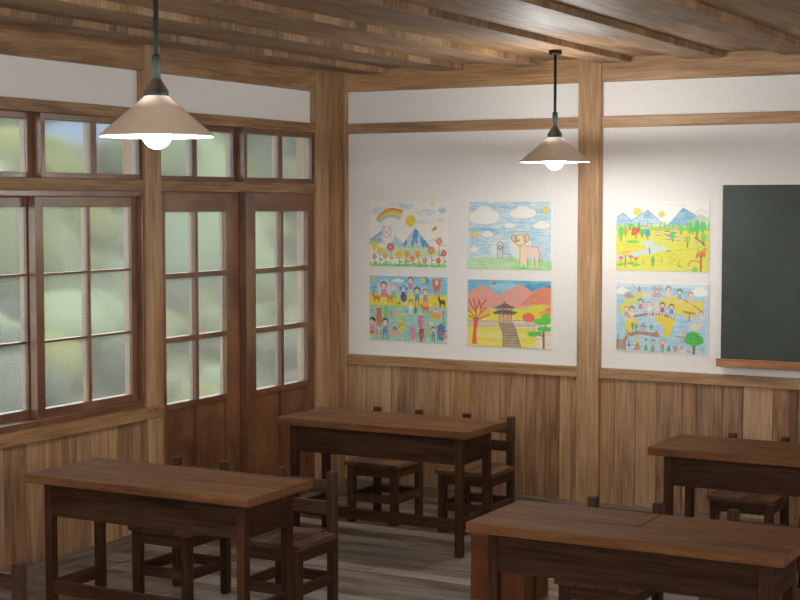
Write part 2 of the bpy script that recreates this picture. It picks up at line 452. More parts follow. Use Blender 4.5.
# ----------------------------------------------------------------- lamps
def make_lamp():
    r = empty('pendant_lamp', (0, 0, 0))          # origin at the ceiling mount, z = 0
    p = MB().lathe([(0, 0), (.031, 0), (.033, -.002), (.033, -.021), (.030, -.024), (0, -.024)], 40)
    p.build('ceiling_plate', COLLARM, r)
    MB().lathe([(.0075, -.02), (.0075, -.32)], 16).build('rod', BLACKM, r)
    MB().lathe([(.0, -.315), (.012, -.315), (.0138, -.318), (.0138, -.392), (.0, -.392)], 24).build('socket', BLACKM, r)
    MB().lathe([(.013, -.386), (.016, -.392), (.036, -.424), (.036, -.426), (0.0, -.426)], 32).build('collar', COLLARM, r)
    MB().lathe([(.035, -.424), (.038, -.426), (.038, -.440), (.035, -.443), (.025, -.443)], 32).build('collar_ring', BLACKM, r)
    R, RT, ZT, ZB = .180, .034, -.441, -.566
    sh = MB()
    sh.lathe([(RT, ZT), (R, ZB)], 64, mat=0)
    sh.lathe([(R, ZB), (R + .0005, ZB - .003), (R - .002, ZB - .004)], 64, mat=0)
    sh.lathe([(R - .002, ZB - .004), (RT - .003, ZT - .004)], 64, mat=1)
    sh.build('lamp_shade', [SHADEM, WHITEM], r)
    pr = [(.0, -.608)] + [(.0455 * math.sin(a), -.5625 - .0455 * math.cos(a)) for a in [math.pi * i / 16 for i in range(1, 14)]] + [(.016, -.50), (.014, -.443)]
    tag(MB().lathe(pr, 32).build('bulb', BULBM, r), 'glowing white bulb')
    return r
lamp = make_lamp()
LAMPS = [((1.90, -.868), 'small-looking cream cone pendant lamp hanging before the back wall post'),
         ((1.988, -4.275), 'large-looking cream cone pendant lamp hanging in front of the window wall')]
LAMPS += [((1.988, -7.7), 'cream cone pendant lamp out of frame, added for ambient light beside the camera on the window side')]  # unseen lamp continuing the row, added for ambient light
for i, ((x, y), lab) in enumerate(LAMPS):
    o = lamp if i == 0 else copy_tree(lamp)
    o.location = (x, y, 2.548); tag(o, lab, 'pendant lamp', 'cone pendant lamps')

# added upward spots around each lamp, standing in for light leaking past its shade
ld = bpy.data.lights.new('added_uplight', 'SPOT'); ld.energy = UP / 3; ld.color = (1, .985, .955); ld.spot_size = math.pi; ld.spot_blend = .04; ld.shadow_soft_size = .07
for (x, y), lab in LAMPS:
    for q in range(3):
        an = q * 2 * math.pi / 3 + .4
        lo = bpy.data.objects.new('added_uplight', ld); COL.objects.link(lo); lo.location = (x + .15 * math.cos(an), y + .15 * math.sin(an), 2.548 - .425); lo.rotation_euler = (math.pi, 0, 0)

# ----------------------------------------------------------------- chalkboard
cb = empty('chalkboard', (4.0, 0, .90)); tag(cb, 'dark green chalkboard with an orange wood chalk tray on the back wall', 'chalkboard')
MB().box(2.526 - 4, 5.6 - 4, -.022, -.001, .012, .967, g=0).build('board', GREEN, cb, bevel=.002)
tr_ = MB().box(2.519 - 4, 5.607 - 4, -.083, -.001, -.015, .018, g=0, tone=.5).box(2.519 - 4, 5.607 - 4, -.083, -.076, .018, .031, g=0, tone=.5)
tag(tr_.build('chalk_tray', TRAYW, cb, bevel=.003), 'orange-brown wooden ledge')

# ----------------------------------------------------------------- children's drawings (crayon colour stored per vertex of the sheet)
GW, GH = 216, 162
gx, gy = np.meshgrid(np.linspace(0, 1, GW), np.linspace(0, 1, GH))
PX = 1.0 / GH
def vnoise(sx, sy, seed):
    r = np.random.default_rng(seed); a = r.random((sy + 2, sx + 2))
    u = gx * sx; v = gy * sy; i = u.astype(int); j = v.astype(int); fu = u - i; fv = v - j
    return (a[j, i] * (1 - fu) + a[j, i + 1] * fu) * (1 - fv) + (a[j + 1, i] * (1 - fu) + a[j + 1, i + 1] * fu) * fv
STREAK = vnoise(14, 90, 1) * .6 + vnoise(60, 60, 2) * .4
GRIT = RNG.random((GH, GW))
class Sheet:
    def __init__(s, bg=(246, 243, 236)):
        s.a = np.ones((GH, GW, 3)) * np.array(bg, float)
    def put(s, mask, col, a=1., tex=.35):
        k = np.clip(mask, 0, 1) * a * (1 - tex + tex * np.clip((STREAK - .25) * 2.2, 0, 1))
        s.a += (np.array(col, float) - s.a) * k[..., None]
    def ell(s, cx, cy, rx, ry, col, a=1., tex=.25):
        d = np.sqrt(((gx - cx) / rx) ** 2 + ((gy - cy) / ry) ** 2)
        s.put((1 - d) * min(rx, ry) / PX + .5, col, a, tex)
    def ring(s, cx, cy, rx, ry, col, w=.012, a=1., half=None):
        d = np.abs(np.sqrt(((gx - cx) / rx) ** 2 + ((gy - cy) / ry) ** 2) - 1) * min(rx, ry)
        m = (w / 2 - d) / PX + .5
        if half == 'top': m = m * (gy < cy)
        s.put(m, col, a, .2)
    def poly(s, pts, col, a=1., tex=.3):
        m = np.zeros((GH, GW), bool); n = len(pts)
        for i in range(n):
            (x0, y0), (x1, y1) = pts[i], pts[(i + 1) % n]
            if y0 == y1: continue
            c_ = ((gy >= min(y0, y1)) & (gy < max(y0, y1)) & (gx < x0 + (gy - y0) * (x1 - x0) / (y1 - y0)))
            m ^= c_
        s.put(m.astype(float), col, a, tex)
    def line(s, pts, w, col, a=1., tex=.2):
        d = np.full((GH, GW), 9.)
        for (x0, y0), (x1, y1) in zip(pts[:-1], pts[1:]):
            dx, dy = x1 - x0, y1 - y0
            t_ = np.clip(((gx - x0) * dx + (gy - y0) * dy) / (dx * dx + dy * dy + 1e-9), 0, 1)
            d = np.minimum(d, np.hypot((gx - x0 - t_ * dx) * 1.33, gy - y0 - t_ * dy))
        s.put((w / 2 - d) / PX + .5, col, a, tex)
    def rect(s, x0, y0, x1, y1, col, a=1., tex=.3): s.poly([(x0, y0), (x1, y0), (x1, y1), (x0, y1)], col, a, tex)
    def flower(s, x, y, r, col, eye=(240, 200, 40), base=.97):
        s.line([(x, y), (x + .004, base)], .010, (70, 160, 70)); s.ell(x + .02, (y + base) / 2 + .03, .018, .014, (80, 175, 75))
        r *= .8
        for q in range(6):
            an = q * math.pi / 3; s.ell(x + r * .62 * math.cos(an) * .75, y + r * .62 * math.sin(an), r * .36, r * .48, col)
        s.ell(x, y, r * .26, r * .34, eye)
    def cloud(s, cx, cy, rx, ry, col=(244, 242, 238), edge=None):
        lob = ((-.55, .15, .5, .6), (0, -.25, .6, .75), (.5, .1, .52, .65), (0, .35, .8, .5))
        if edge:
            for a_, b_, c_, d_ in lob: s.ell(cx + a_ * rx, cy + b_ * ry, c_ * rx + .006, d_ * ry + .008, edge, .8)
        for a_, b_, c_, d_ in lob: s.ell(cx + a_ * rx, cy + b_ * ry, c_ * rx, d_ * ry, col, 1, .1)
    def tree(s, x, y, h, col, tr=(120, 85, 60), w=.03):
        s.line([(x, y), (x, y - h * .5)], .014, tr); s.ell(x, y - h * .62, w, h * .4, col)
    def person(s, x, y, h, hair, top, bottom=None, skin=(240, 210, 185), arms=True):
        """feet at y, height h"""
        r = h * .15
        s.line([(x - h * .07, y), (x - h * .06, y - h * .4)], .02, bottom or skin); s.line([(x + h * .07, y), (x + h * .06, y - h * .4)], .02, bottom or skin)
        if arms: s.line([(x - h * .22, y - h * .48), (x, y - h * .62), (x + h * .22, y - h * .48)], .016, skin)
        s.poly([(x - h * .12, y - h * .32), (x + h * .12, y - h * .32), (x + h * .08, y - h * .68), (x - h * .08, y - h * .68)], top, 1, .2)
        s.ell(x, y - h * .85, r * .95, r * 1.25, hair); s.ell(x, y - h * .80, r * .72, r * .95, skin, 1, .1)
    def beast(s, x, y, w, h, col, neck=0, leg=None):
        leg = leg or col
        for q in (-.38, -.2, .22, .4): s.line([(x + q * w, y), (x + q * w, y - h * .5)], .013, leg)
        s.ell(x, y - h * .55, w * .5, h * .24, col); s.line([(x - w * .4, y - h * .6), (x - w * .48, y - h * (.85 + neck))], .028, col)
        s.ell(x - w * .54, y - h * (.9 + neck), w * .16, h * .14, col); s.line([(x - w * .5, y - h * (1 + neck)), (x - w * .47, y - h * (1.12 + neck))], .012, col)

def d_flowers():
    s = Sheet()
    for cx, cy, rx, ry, a in ((.14, .15, .12, .06, .4), (.47, .08, .1, .05, .45), (.72, .17, .13, .05, .4), (.7, .31, .1, .04, .3), (.93, .14, .05, .05, .8), (.35, .05, .12, .03, .3), (.92, .28, .06, .03, .3)):
        s.ell(cx, cy, rx, ry, (130, 185, 225), a, .9)
    for dr, col in ((0, (222, 120, 60)), (.035, (238, 190, 50)), (.07, (240, 215, 60)), (.11, (150, 200, 225))):
        s.line([(.10 + dr * .3, .28 + dr * .3), (.15 + dr * .3, .20 + dr * .6), (.22 + dr * .15, .14 + dr * .85), (.30, .12 + dr), (.42 - dr * .3, .155 + dr)], .04, col)
    s.ell(.53, .3, .065, .088, (232, 208, 20)); s.ell(.80, .04, .04, .03, (240, 225, 90), .8)
    s.ell(.81, .43, .02, .022, (232, 160, 40)); s.ell(.84, .41, .02, .025, (225, 150, 30)); s.line([(.83, .44), (.85, .38)], .012, (120, 90, 50))
    s.poly([(0, .6), (.16, .46), (.19, .63), (0, .66)], (110, 165, 210), .8, .6); s.line([(0, .6), (.16, .46)], .02, (80, 150, 205))
    s.poly([(.27, .70), (.32, .5), (.48, .70)], (140, 190, 225), .8, .5)
    s.poly([(.38, .72), (.59, .42), (.80, .72)], (165, 205, 230), .9, .5)
    for l in ([(.59, .44), (.56, .6), (.55, .68)], [(.61, .46), (.60, .62)], [(.66, .56), (.69, .68)], [(.47, .62), (.45, .68)], [(.7, .6), (.74, .68)]): s.line(l, .045, (50, 140, 210), .9)
    s.line([(.38, .72), (.59, .42), (.80, .72)], .012, (90, 150, 200), .7); s.line([(.76, .62), (.82, .57), (.9, .66), (.98, .67)], .012, (130, 180, 220))
    s.ell(.22, .55, .065, .11, (244, 238, 230)); s.ring(.22, .47, .055, .075, (190, 170, 160), .012, .8); s.ring(.22, .58, .06, .09, (200, 185, 175), .01, .6)
    for x in (.18, .27): s.ring(x, .405, .02, .025, (190, 170, 160), .01, .8)
    for x in (.205, .24): s.ell(x, .455, .007, .009, (120, 90, 90))
    s.ell(.22, .48, .01, .008, (200, 120, 120)); s.ell(.5, .78, .42, .10, (185, 220, 150), .8, .5)
    for x, y, r, c_ in ((.06, .68, .075, (240, 215, 50)), (.13, .75, .06, (240, 205, 60)), (.27, .70, .075, (215, 80, 140)), (.2, .83, .055, (240, 160, 90)), (.38, .81, .075, (235, 205, 40)), (.48, .80, .055, (238, 150, 70)), (.55, .87, .055, (230, 130, 60)), (.62, .80, .055, (235, 140, 60)), (.79, .74, .07, (232, 120, 60)), (.89, .60, .065, (235, 130, 90)), (.95, .78, .06, (220, 80, 130)), (.88, .89, .05, (225, 75, 50)), (.71, .90, .05, (220, 110, 160)), (.64, .93, .04, (240, 205, 50)), (.06, .85, .05, (225, 130, 160)), (.47, .91, .04, (238, 150, 70))): s.flower(x, y, r, c_)
    s.rect(.02, .955, .99, .995, (85, 205, 80), .9, .5)
    for q in range(60):
        x = random.random(); s.line([(x, .99), (x + random.uniform(-.01, .01), .93)], .008, (80, 190, 75), .7)
    return s
def d_sheep():
    s = Sheet(); s.rect(.01, .01, .99, .9, (150, 200, 228), 1, .75); 
    for q in range(26):
        y = random.uniform(.02, .8); x = random.random() * .7; s.line([(x, y), (x + .3, y + random.uniform(-.02, .02))], .02, (115, 180, 222), .45, .7)
    s.ell(.17, .42, .17, .03, (80, 160, 210), .7, .6)
    for a_ in ((.2, .22, .18, .15), (.66, .17, .15, .10), (.88, .35, .1, .065), (.5, .36, .06, .045), (.24, .49, .065, .05), (.08, .72, .055, .05)): s.cloud(*a_, edge=(175, 185, 195))
    s.ring(.42, .13, .025, .03, (170, 180, 195), .01); 
    for x, y in ((.085, .495), (.92, .13)): s.ell(x, y, .03, .04, (240, 215, 60)); s.ring(x, y, .032, .043, (225, 180, 60), .012)
    s.ell(.42, 1.06, .75, .235, (165, 220, 140), 1, .35); s.ell(.88, 1.02, .25, .17, (130, 215, 110), .8, .5); s.ell(.52, .865, .08, .025, (120, 220, 90), .8, .4); s.ell(.62, .975, .1, .03, (90, 215, 80), .9, .4)
    s.ring(.17, .955, .03, .02, (120, 150, 90), .01, .8, 'top')
    s.ell(.35, .72, .07, .13, (240, 238, 232), .8); s.ell(.63, .66, .13, .2, (242, 236, 228), .8)
    s.rect(.36, .66, .42, .84, (200, 205, 208), 1, .2); s.ell(.39, .66, .035, .05, (208, 210, 212)); s.ring(.39, .65, .037, .05, (120, 120, 130), .011); s.line([(.36, .66), (.355, .84), (.42, .84), (.425, .66)], .011, (125, 125, 135)); s.ring(.39, .69, .02, .03, (120, 120, 130), .01)
    for x in (.645, .695, .775, .83): s.line([(x, .75), (x, .95)], .032, (240, 222, 190)); s.line([(x + .015, .8), (x + .018, .95)], .009, (150, 100, 80))
    s.rect(.66, .67, .84, .82, (238, 205, 188), 1, .15); s.ell(.83, .74, .03, .075, (238, 205, 188)); s.line([(.86, .78), (.885, .82), (.88, .9)], .014, (200, 150, 120))
    s.rect(.625, .55, .685, .93, (240, 216, 160), 1, .15); s.ell(.63, .57, .06, .085, (240, 216, 160), 1, .1)
    s.ell(.555, .545, .028, .045, (225, 195, 150)); s.ell(.70, .54, .028, .055, (228, 196, 160)); s.ell(.585, .61, .035, .05, (240, 220, 175))
    s.ring(.63, .57, .062, .087, (160, 120, 80), .01); s.ring(.555, .545, .03, .047, (150, 110, 80), .01); s.ring(.70, .54, .03, .057, (160, 115, 85), .01); s.line([(.69, .66), (.84, .67), (.855, .76), (.85, .94)], .01, (165, 115, 90)); s.line([(.628, .64), (.625, .94)], .01, (165, 120, 80))
    s.ell(.605, .58, .012, .016, (50, 40, 35)); s.ell(.575, .60, .01, .012, (60, 50, 40))
    return s
def d_crowd():
    s = Sheet(); s.rect(.0, .025, .985, .32, (110, 190, 230), 1, .45); s.rect(0, .29, .985, .50, (238, 216, 40), 1, .3); s.rect(0, .47, .985, .995, (130, 205, 175), 1, .45)
    s.ell(.05, .08, .03, .035, (245, 215, 60)); s.cloud(.36, .095, .08, .03); s.ell(.70, .085, .06, .045, (60, 150, 215)); s.ell(.68, .085, .04, .038, (240, 220, 60)); s.ell(.19, .21, .09, .13, (235, 235, 235), .7)
    s.person(.18, .45, .33, (120, 75, 50), (222, 120, 160)); s.person(.31, .45, .30, (225, 190, 160), (120, 190, 215), (220, 190, 60)); s.person(.43, .44, .27, (70, 140, 210), (60, 80, 170)); s.ell(.435, .34, .042, .07, (55, 75, 165)); s.ell(.40, .21, .018, .025, (60, 140, 210)); s.ell(.47, .21, .018, .025, (60, 140, 210))
    s.person(.52, .30, .26, (140, 80, 55), (215, 120, 165)); s.person(.605, .47, .28, (60, 45, 40), (70, 150, 210), (215, 110, 60)); s.person(.71, .47, .26, (190, 110, 70), (150, 140, 185), (215, 110, 60))
    s.ell(.85, .15, .05, .09, (222, 105, 60)); s.ell(.81, .085, .016, .04, (222, 105, 60)); s.ell(.89, .085, .016, .04, (222, 105, 60)); s.ell(.85, .11, .02, .04, (240, 220, 200))
    for x in (.83, .875): s.line([(x, .22), (x, .33)], .012, (215, 90, 60))
    for x in (.045, .065): s.line([(x, .17), (x, .28)], .008, (120, 90, 80)); s.line([(.02, .2), (.09, .2)], .008, (150, 100, 80))
    s.beast(.09, .42, .09, .12, (205, 115, 50)); s.beast(.26, .42, .07, .13, (215, 130, 60)); s.beast(.92, .47, .08, .14, (70, 50, 40)); s.ell(.375, .43, .025, .025, (80, 180, 70))
    s.person(.525, .58, .20, (110, 70, 50), (240, 235, 230)); s.ell(.52, .5, .018, .04, (235, 235, 230)); s.line([(.47, .54), (.49, .58)], .02, (70, 140, 200)); s.ell(.585, .53, .02, .06, (90, 140, 100)); s.beast(.71, .56, .09, .12, (222, 100, 60)); s.person(.835, .56, .14, (150, 90, 60), (220, 130, 170)); s.ell(.84, .60, .07, .055, (230, 165, 70)); s.beast(.84, .66, .12, .11, (228, 160, 65))
    s.ell(.28, .60, .03, .05, (222, 130, 185)); s.ell(.025, .56, .022, .035, (222, 140, 190)); s.ell(.935, .55, .03, .035, (215, 120, 175)); s.line([(.935, .58), (.94, .72)], .022, (80, 190, 80)); s.ell(.21, .58, .03, .075, (130, 210, 80)); s.line([(.21, .47), (.21, .52)], .012, (90, 150, 70))
    s.ell(.12, .66, .036, .12, (222, 100, 60)); s.ell(.12, .56, .03, .05, (222, 100, 60)); s.line([(.09, .52), (.10, .56)], .018, (222, 100, 60)); s.line([(.15, .52), (.14, .56)], .018, (222, 100, 60))
    for x in (.09, .145): s.line([(x, .76), (x, .97)], .018, (222, 115, 80))
    s.person(.035, .96, .30, (50, 40, 40), (228, 130, 185)); s.ell(.05, .69, .02, .02, (50, 40, 40)); s.ell(.03, .88, .03, .03, (222, 95, 60)); s.person(.20, .97, .30, (40, 40, 60), (60, 130, 205), (60, 110, 190))
    for q in range(8): s.ell(.20 + random.uniform(-.03, .03), .8 + random.uniform(-.05, .05), .006, .008, (235, 235, 245))
    s.line([(.36, .60), (.385, .62), (.39, .75)], .034, (240, 210, 70)); s.ell(.37, .595, .04, .025, (240, 205, 60)); s.ell(.405, .77, .045, .07, (240, 210, 70))
    for x in (.385, .43): s.line([(x, .8), (x, .93)], .014, (238, 205, 80))
    for q in range(12): s.ell(.40 + random.uniform(-.035, .035), .72 + random.uniform(-.08, .1), .006, .008, (150, 95, 50))
    s.beast(.32, .96, .14, .17, (235, 165, 150)); s.ell(.325, .81, .03, .03, (140, 115, 160)); s.ell(.52, .62, .02, .025, (215, 120, 190), .8)
    s.ell(.55, .88, .036, .11, (225, 120, 180)); s.ell(.52, .79, .014, .02, (225, 120, 180)); s.ell(.58, .79, .014, .02, (225, 120, 180)); s.ell(.65, .70, .036, .10, (222, 105, 160)); s.ell(.62, .62, .012, .02, (222, 105, 160)); s.ell(.68, .62, .012, .02, (222, 105, 160))
    s.ell(.66, .89, .034, .11, (190, 80, 85))
    for q in range(10): s.ell(.66 + random.uniform(-.03, .03), .88 + random.uniform(-.09, .09), .007, .009, (60, 35, 35))
    s.line([(.74, .72), (.75, .9)], .03, (225, 150, 140)); s.ell(.78, .71, .03, .03, (235, 215, 195)); s.person(.81, .97, .20, (90, 60, 45), (80, 140, 190), (120, 90, 60))
    s.ell(.905, .84, .05, .13, (80, 100, 175)); s.line([(.855, .75), (.88, .82)], .022, (80, 100, 175)); s.line([(.955, .75), (.93, .82)], .022, (80, 100, 175)); s.ell(.905, .86, .03, .05, (170, 120, 80)); s.person(.97, .98, .17, (130, 85, 60), (225, 130, 160))
    for x in (.06, .15, .25, .46, .5, .6, .71, .77, .86): s.line([(x, .99), (x, .86)], .014, (90, 180, 110), .8)
    s.put((gy < .022).astype(float), (244, 242, 236), 1, 0); s.put((gx > .985).astype(float), (240, 236, 230), 1, 0)
    return s
def d_temple():
    s = Sheet((240, 232, 205)); s.rect(0, .0, .97, .45, (80, 170, 212), 1, .4); s.ell(.82, .10, .17, .07, (40, 140, 195), .8, .4); s.ell(.45, .10, .2, .05, (190, 220, 230), .6, .6)
    s.poly([(0, .2), (.18, .07), (.36, .22), (.62, .05), (.75, .16), (.88, .08), (1, .12), (1, .40), (0, .42)], (236, 150, 130), 1, .2); s.poly([(.62, .36), (.72, .22), (.88, .07), (.99, .12), (.98, .34)], (222, 120, 80), .8, .5)
    s.line([(.26, .28), (.42, .28)], .008, (215, 110, 100), .6); s.ell(.31, .05, .02, .024, (225, 95, 45))
    s.poly([(.24, .42), (.9, .38), (.8, .48), (.24, .5)], (110, 190, 220), .9, .4); s.poly([(0, .4), (.25, .38), (.3, .46), (0, .5)], (236, 150, 130), .9, .3)
    for x, y, r in ((.04, .55, .08), (.14, .53, .08), (.27, .52, .09), (.36, .54, .07), (.56, .5, .09), (.65, .48, .08), (.78, .47, .10), (.87, .45, .1), (.95, .5, .07), (.82, .55, .09)): s.ell(x, y, r, r * 1.1, (232, 216, 45), .95, .4)
    s.ell(.95, .44, .05, .06, (230, 110, 70), .9); s.ell(.87, .47, .04, .03, (240, 130, 110), .8); s.ell(.71, .545, .07, .075, (234, 95, 75)); s.line([(.71, .62), (.71, .66)], .014, (120, 70, 50))
    s.rect(0, .61, .8, .70, (216, 206, 190), 1, .25); s.line([(0, .62), (.37, .62)], .016, (205, 140, 90)); s.line([(.53, .6), (.88, .565)], .016, (215, 120, 60)); s.line([(0, .70), (.85, .66)], .01, (150, 130, 115)); s.line([(.0, .655), (.8, .64)], .008, (170, 150, 135))
    s.rect(0, .70, .8, 1, (234, 216, 50), 1, .5); s.ell(.4, .82, .3, .06, (240, 230, 150), .7, .5); s.ell(.15, .80, .12, .05, (238, 226, 130), .6, .5); s.rect(.8, .72, 1, 1, (240, 226, 196), 1, .2)
    s.rect(.36, .42, .53, .46, (232, 160, 110)); s.rect(.37, .51, .52, .635, (205, 160, 130)); 
    for x in (.37, .42, .47, .515): s.line([(x, .41), (x, .62)], .012, (130, 90, 75))
    s.rect(.38, .555, .5, .6, (225, 165, 90)); s.poly([(.31, .415), (.36, .38), (.42, .345), (.435, .31), (.45, .345), (.51, .38), (.56, .40), (.54, .42), (.33, .425)], (95, 82, 74)); s.poly([(.29, .49), (.34, .465), (.40, .44), (.48, .44), (.55, .465), (.595, .46), (.55, .51), (.32, .51)], (85, 74, 68))
    s.poly([(.37, .64), (.53, .63), (.57, .75), (.63, 1), (.42, 1), (.42, .8)], (160, 138, 126), 1, .35)
    for q in range(9):
        y = .66 + q * .04; s.line([(.39 + q * .003, y), (.54 + q * .009, y)], .008, (110, 88, 78))
    s.line([(.37, .64), (.42, .8), (.42, 1)], .01, (110, 90, 80)); s.line([(.53, .63), (.57, .75), (.63, 1)], .01, (110, 90, 80))
    s.poly([(.075, .6), (.125, .6), (.10, .8), (.11, .97), (.05, .97), (.065, .8)], (226, 75, 45), 1, .15)
    for l in ([(.1, .62), (.1, .45), (.07, .3)], [(.1, .6), (.16, .5), (.22, .42)], [(.1, .6), (.04, .5), (.0, .45)], [(.1, .45), (.14, .33)], [(.1, .5), (.05, .4), (.02, .32)], [(.14, .53), (.17, .38), (.22, .3)], [(.12, .6), (.2, .55), (.26, .52)], [(.08, .6), (.02, .55)], [(.16, .44), (.13, .3)]): s.line(l, .022, (205, 85, 55)); s.line(l, .01, (150, 80, 60), .7)
    s.ell(.2, .5, .07, .07, (236, 120, 100), .5, .6); s.line([(.885, .74), (.89, 1)], .032, (120, 80, 55)); s.line([(.88, .82), (.82, .78)], .02, (120, 80, 55)); s.line([(.9, .72), (.91, .6)], .016, (120, 80, 55))
    for x, y, rx, ry in ((.91, .53, .05, .05), (.87, .60, .10, .05), (.95, .575, .05, .035), (.90, .705, .09, .04), (.77, .785, .07, .04), (.83, .77, .04, .03)): s.ell(x, y, rx, ry, (75, 195, 70))
    for x, y in ((.19, .82), (.3, .9), (.83, .88), (.93, .8), (.96, .95), (.04, .69)): s.ring(x, y, .03, .03, (190, 170, 130), .01, .8, 'top')
    s.put((gx > .97).astype(float), (240, 230, 212), 1, 0)
    return s
def d_valley():
    s = Sheet((246, 243, 236)); s.rect(0, .36, 1, 1, (222, 220, 80), 1, .2)
    for x, y in ((.08, .04), (.6, .05), (.7, .06)): s.line([(x - .05, y), (x + .08, y - .005)], .006, (190, 190, 190), .6)
    s.ell(.225, .155, .046, .056, (224, 210, 95)); s.ell(.49, .19, .036, .046, (224, 210, 95))
    def mt(p, col): s.poly(p, col, .95, .4); s.line(p[:3], .014, (100, 150, 190), .8)
    mt([(0, .24), (.07, .17), (.16, .28), (.2, .36), (0, .36)], (150, 190, 215)); mt([(.15, .29), (.34, .13), (.46, .27), (.58, .34), (.15, .36)], (170, 205, 225)); mt([(.58, .32), (.72, .10), (.87, .22), (.9, .36), (.5, .36)], (120, 178, 210)); s.poly([(.34, .14), (.28, .24), (.4, .25)], (120, 175, 210), .8, .4); s.poly([(.78, .3), (.9, .17), (1, .25), (1, .4), (.75, .4)], (190, 215, 180), .9, .4); s.line([(.85, .18), (.91, .11), (.97, .18)], .012, (170, 205, 220), .7)
    for q in range(22):
        x = q / 21; h_ = random.uniform(.06, .13); s.poly([(x - .028, .42), (x, .40 - h_), (x + .028, .42)], (140, 205, 105), .9, .3)
    s.line([(.25, .31), (.25, .4)], .015, (100, 190, 110)); s.poly([(.225, .4), (.25, .28), (.275, .4)], (100, 195, 110)); s.line([(.34, .27), (.34, .36)], .03, (140, 190, 220), .7)
    s.poly([(.46, .55), (.34, .57), (.24, .60), (.33, .65), (.30, .70), (.16, .75), (.0, .79), (0, .86), (.2, .80), (.42, .75), (.58, .68), (.52, .64), (.40, .63), (.40, .59)], (208, 220, 228), 1, .25); s.line([(.36, .68), (.365, .75)], .02, (120, 120, 130))
    for x, y, c_ in ((.3, .38, (225, 160, 130)), (.45, .46, (220, 175, 150)), (.55, .45, (225, 120, 90)), (.57, .52, (200, 140, 130)), (.63, .42, (225, 170, 130)), (.66, .53, (215, 160, 150))):
        s.rect(x - .035, y - .01, x + .035, y + .025, (235, 215, 195)); s.poly([(x - .045, y - .005), (x, y - .04), (x + .045, y - .005)], c_); s.line([(x - .03, y + .025), (x + .03, y + .025)], .01, (150, 110, 100))
    s.line([(.21, .46), (.215, .54)], .012, (150, 90, 70)); s.ell(.205, .43, .04, .055, (210, 95, 85)); s.ell(.24, .42, .02, .03, (210, 95, 85)); s.ell(.18, .47, .02, .03, (210, 95, 85))
    for x, y, h_, c_ in ((.05, .57, .2, (110, 205, 100)), (.10, .5, .1, (210, 160, 90)), (.28, .52, .12, (110, 195, 110)), (.34, .54, .13, (90, 160, 200)), (.61, .58, .15, (105, 205, 115)), (.70, .47, .13, (130, 210, 105)), (.79, .46, .17, (125, 210, 100)), (.82, .46, .1, (110, 200, 110)), (.87, .52, .24, (100, 200, 115)), (.93, .45, .16, (100, 205, 110)), (.94, .62, .17, (110, 210, 110)), (.15, .4, .08, (120, 200, 100))): s.tree(x, y, h_, c_)
    s.ell(.18, .585, .07, .022, (120, 210, 90)); s.ell(.57, .715, .03, .014, (130, 200, 100)); s.line([(.62, .71), (.8, .68), (.98, .62)], .008, (150, 190, 90)); s.line([(.85, .52), (.91, .57), (.95, .62)], .022, (130, 90, 75)); s.ell(.87, .57, .025, .025, (215, 170, 170))
    s.line([(.77, .65), (.77, .55)], .018, (150, 110, 80))
    for q in range(14): s.ell(.77 + random.uniform(-.05, .05), .55 + random.uniform(-.05, .05), .012, .012, random.choice(((150, 200, 110), (220, 140, 120), (200, 190, 90))))
    s.line([(.1, .95), (.1, .78)], .018, (190, 120, 70))
    for q in range(16): s.ell(.1 + random.uniform(-.04, .04), .75 + random.uniform(-.07, .06), .011, .012, (235, 185, 70))
    for x, y in ((.05, .82), (.215, .825), (.16, .8)): s.line([(x, y), (x, y + .12)], .01, (100, 180, 80)); s.ell(x, y, .026, .022, (225, 110, 95)); s.ell(x + .02, y + .09, .022, .014, (110, 195, 90)); s.ell(x - .02, y + .1, .022, .014, (110, 195, 90))
    s.line([(.40, .94), (.40, .82)], .014, (140, 100, 70)); s.ell(.40, .85, .022, .06, (120, 185, 90)); s.line([(.3, .9), (.3, .86)], .014, (210, 120, 110)); s.line([(.49, .88), (.5, .82)], .01, (130, 170, 80))
    s.line([(.915, 1), (.915, .75)], .024, (150, 85, 75))
    for q in range(5): s.line([(.915, .8 - q * .02), (.915 + (-1) ** q * .04, .74 - q * .02)], .01, (150, 85, 75))
    for q in range(16): s.ell(.915 + random.uniform(-.055, .055), .72 + random.uniform(-.06, .09), .013, .015, (220, 120, 80))
    s.ell(.855, .965, .035, .035, (130, 205, 80)); s.line([(.67, .92), (.75, .965), (.84, .98)], .01, (150, 170, 70)); s.ell(.685, .925, .02, .015, (150, 190, 80))
    for q in range(9): an = math.pi * (1.05 + q * .1); s.ell(.85 + .07 * math.cos(an), .93 + .09 * math.sin(an), .009, .011, (225, 110, 90))
    for q in range(55): s.ell(random.choice((random.uniform(.57, .70), random.uniform(.3, .95))), random.uniform(.74, .92), .006, .007, random.choice(((225, 160, 80), (220, 130, 70), (190, 190, 70))), .8)
    return s
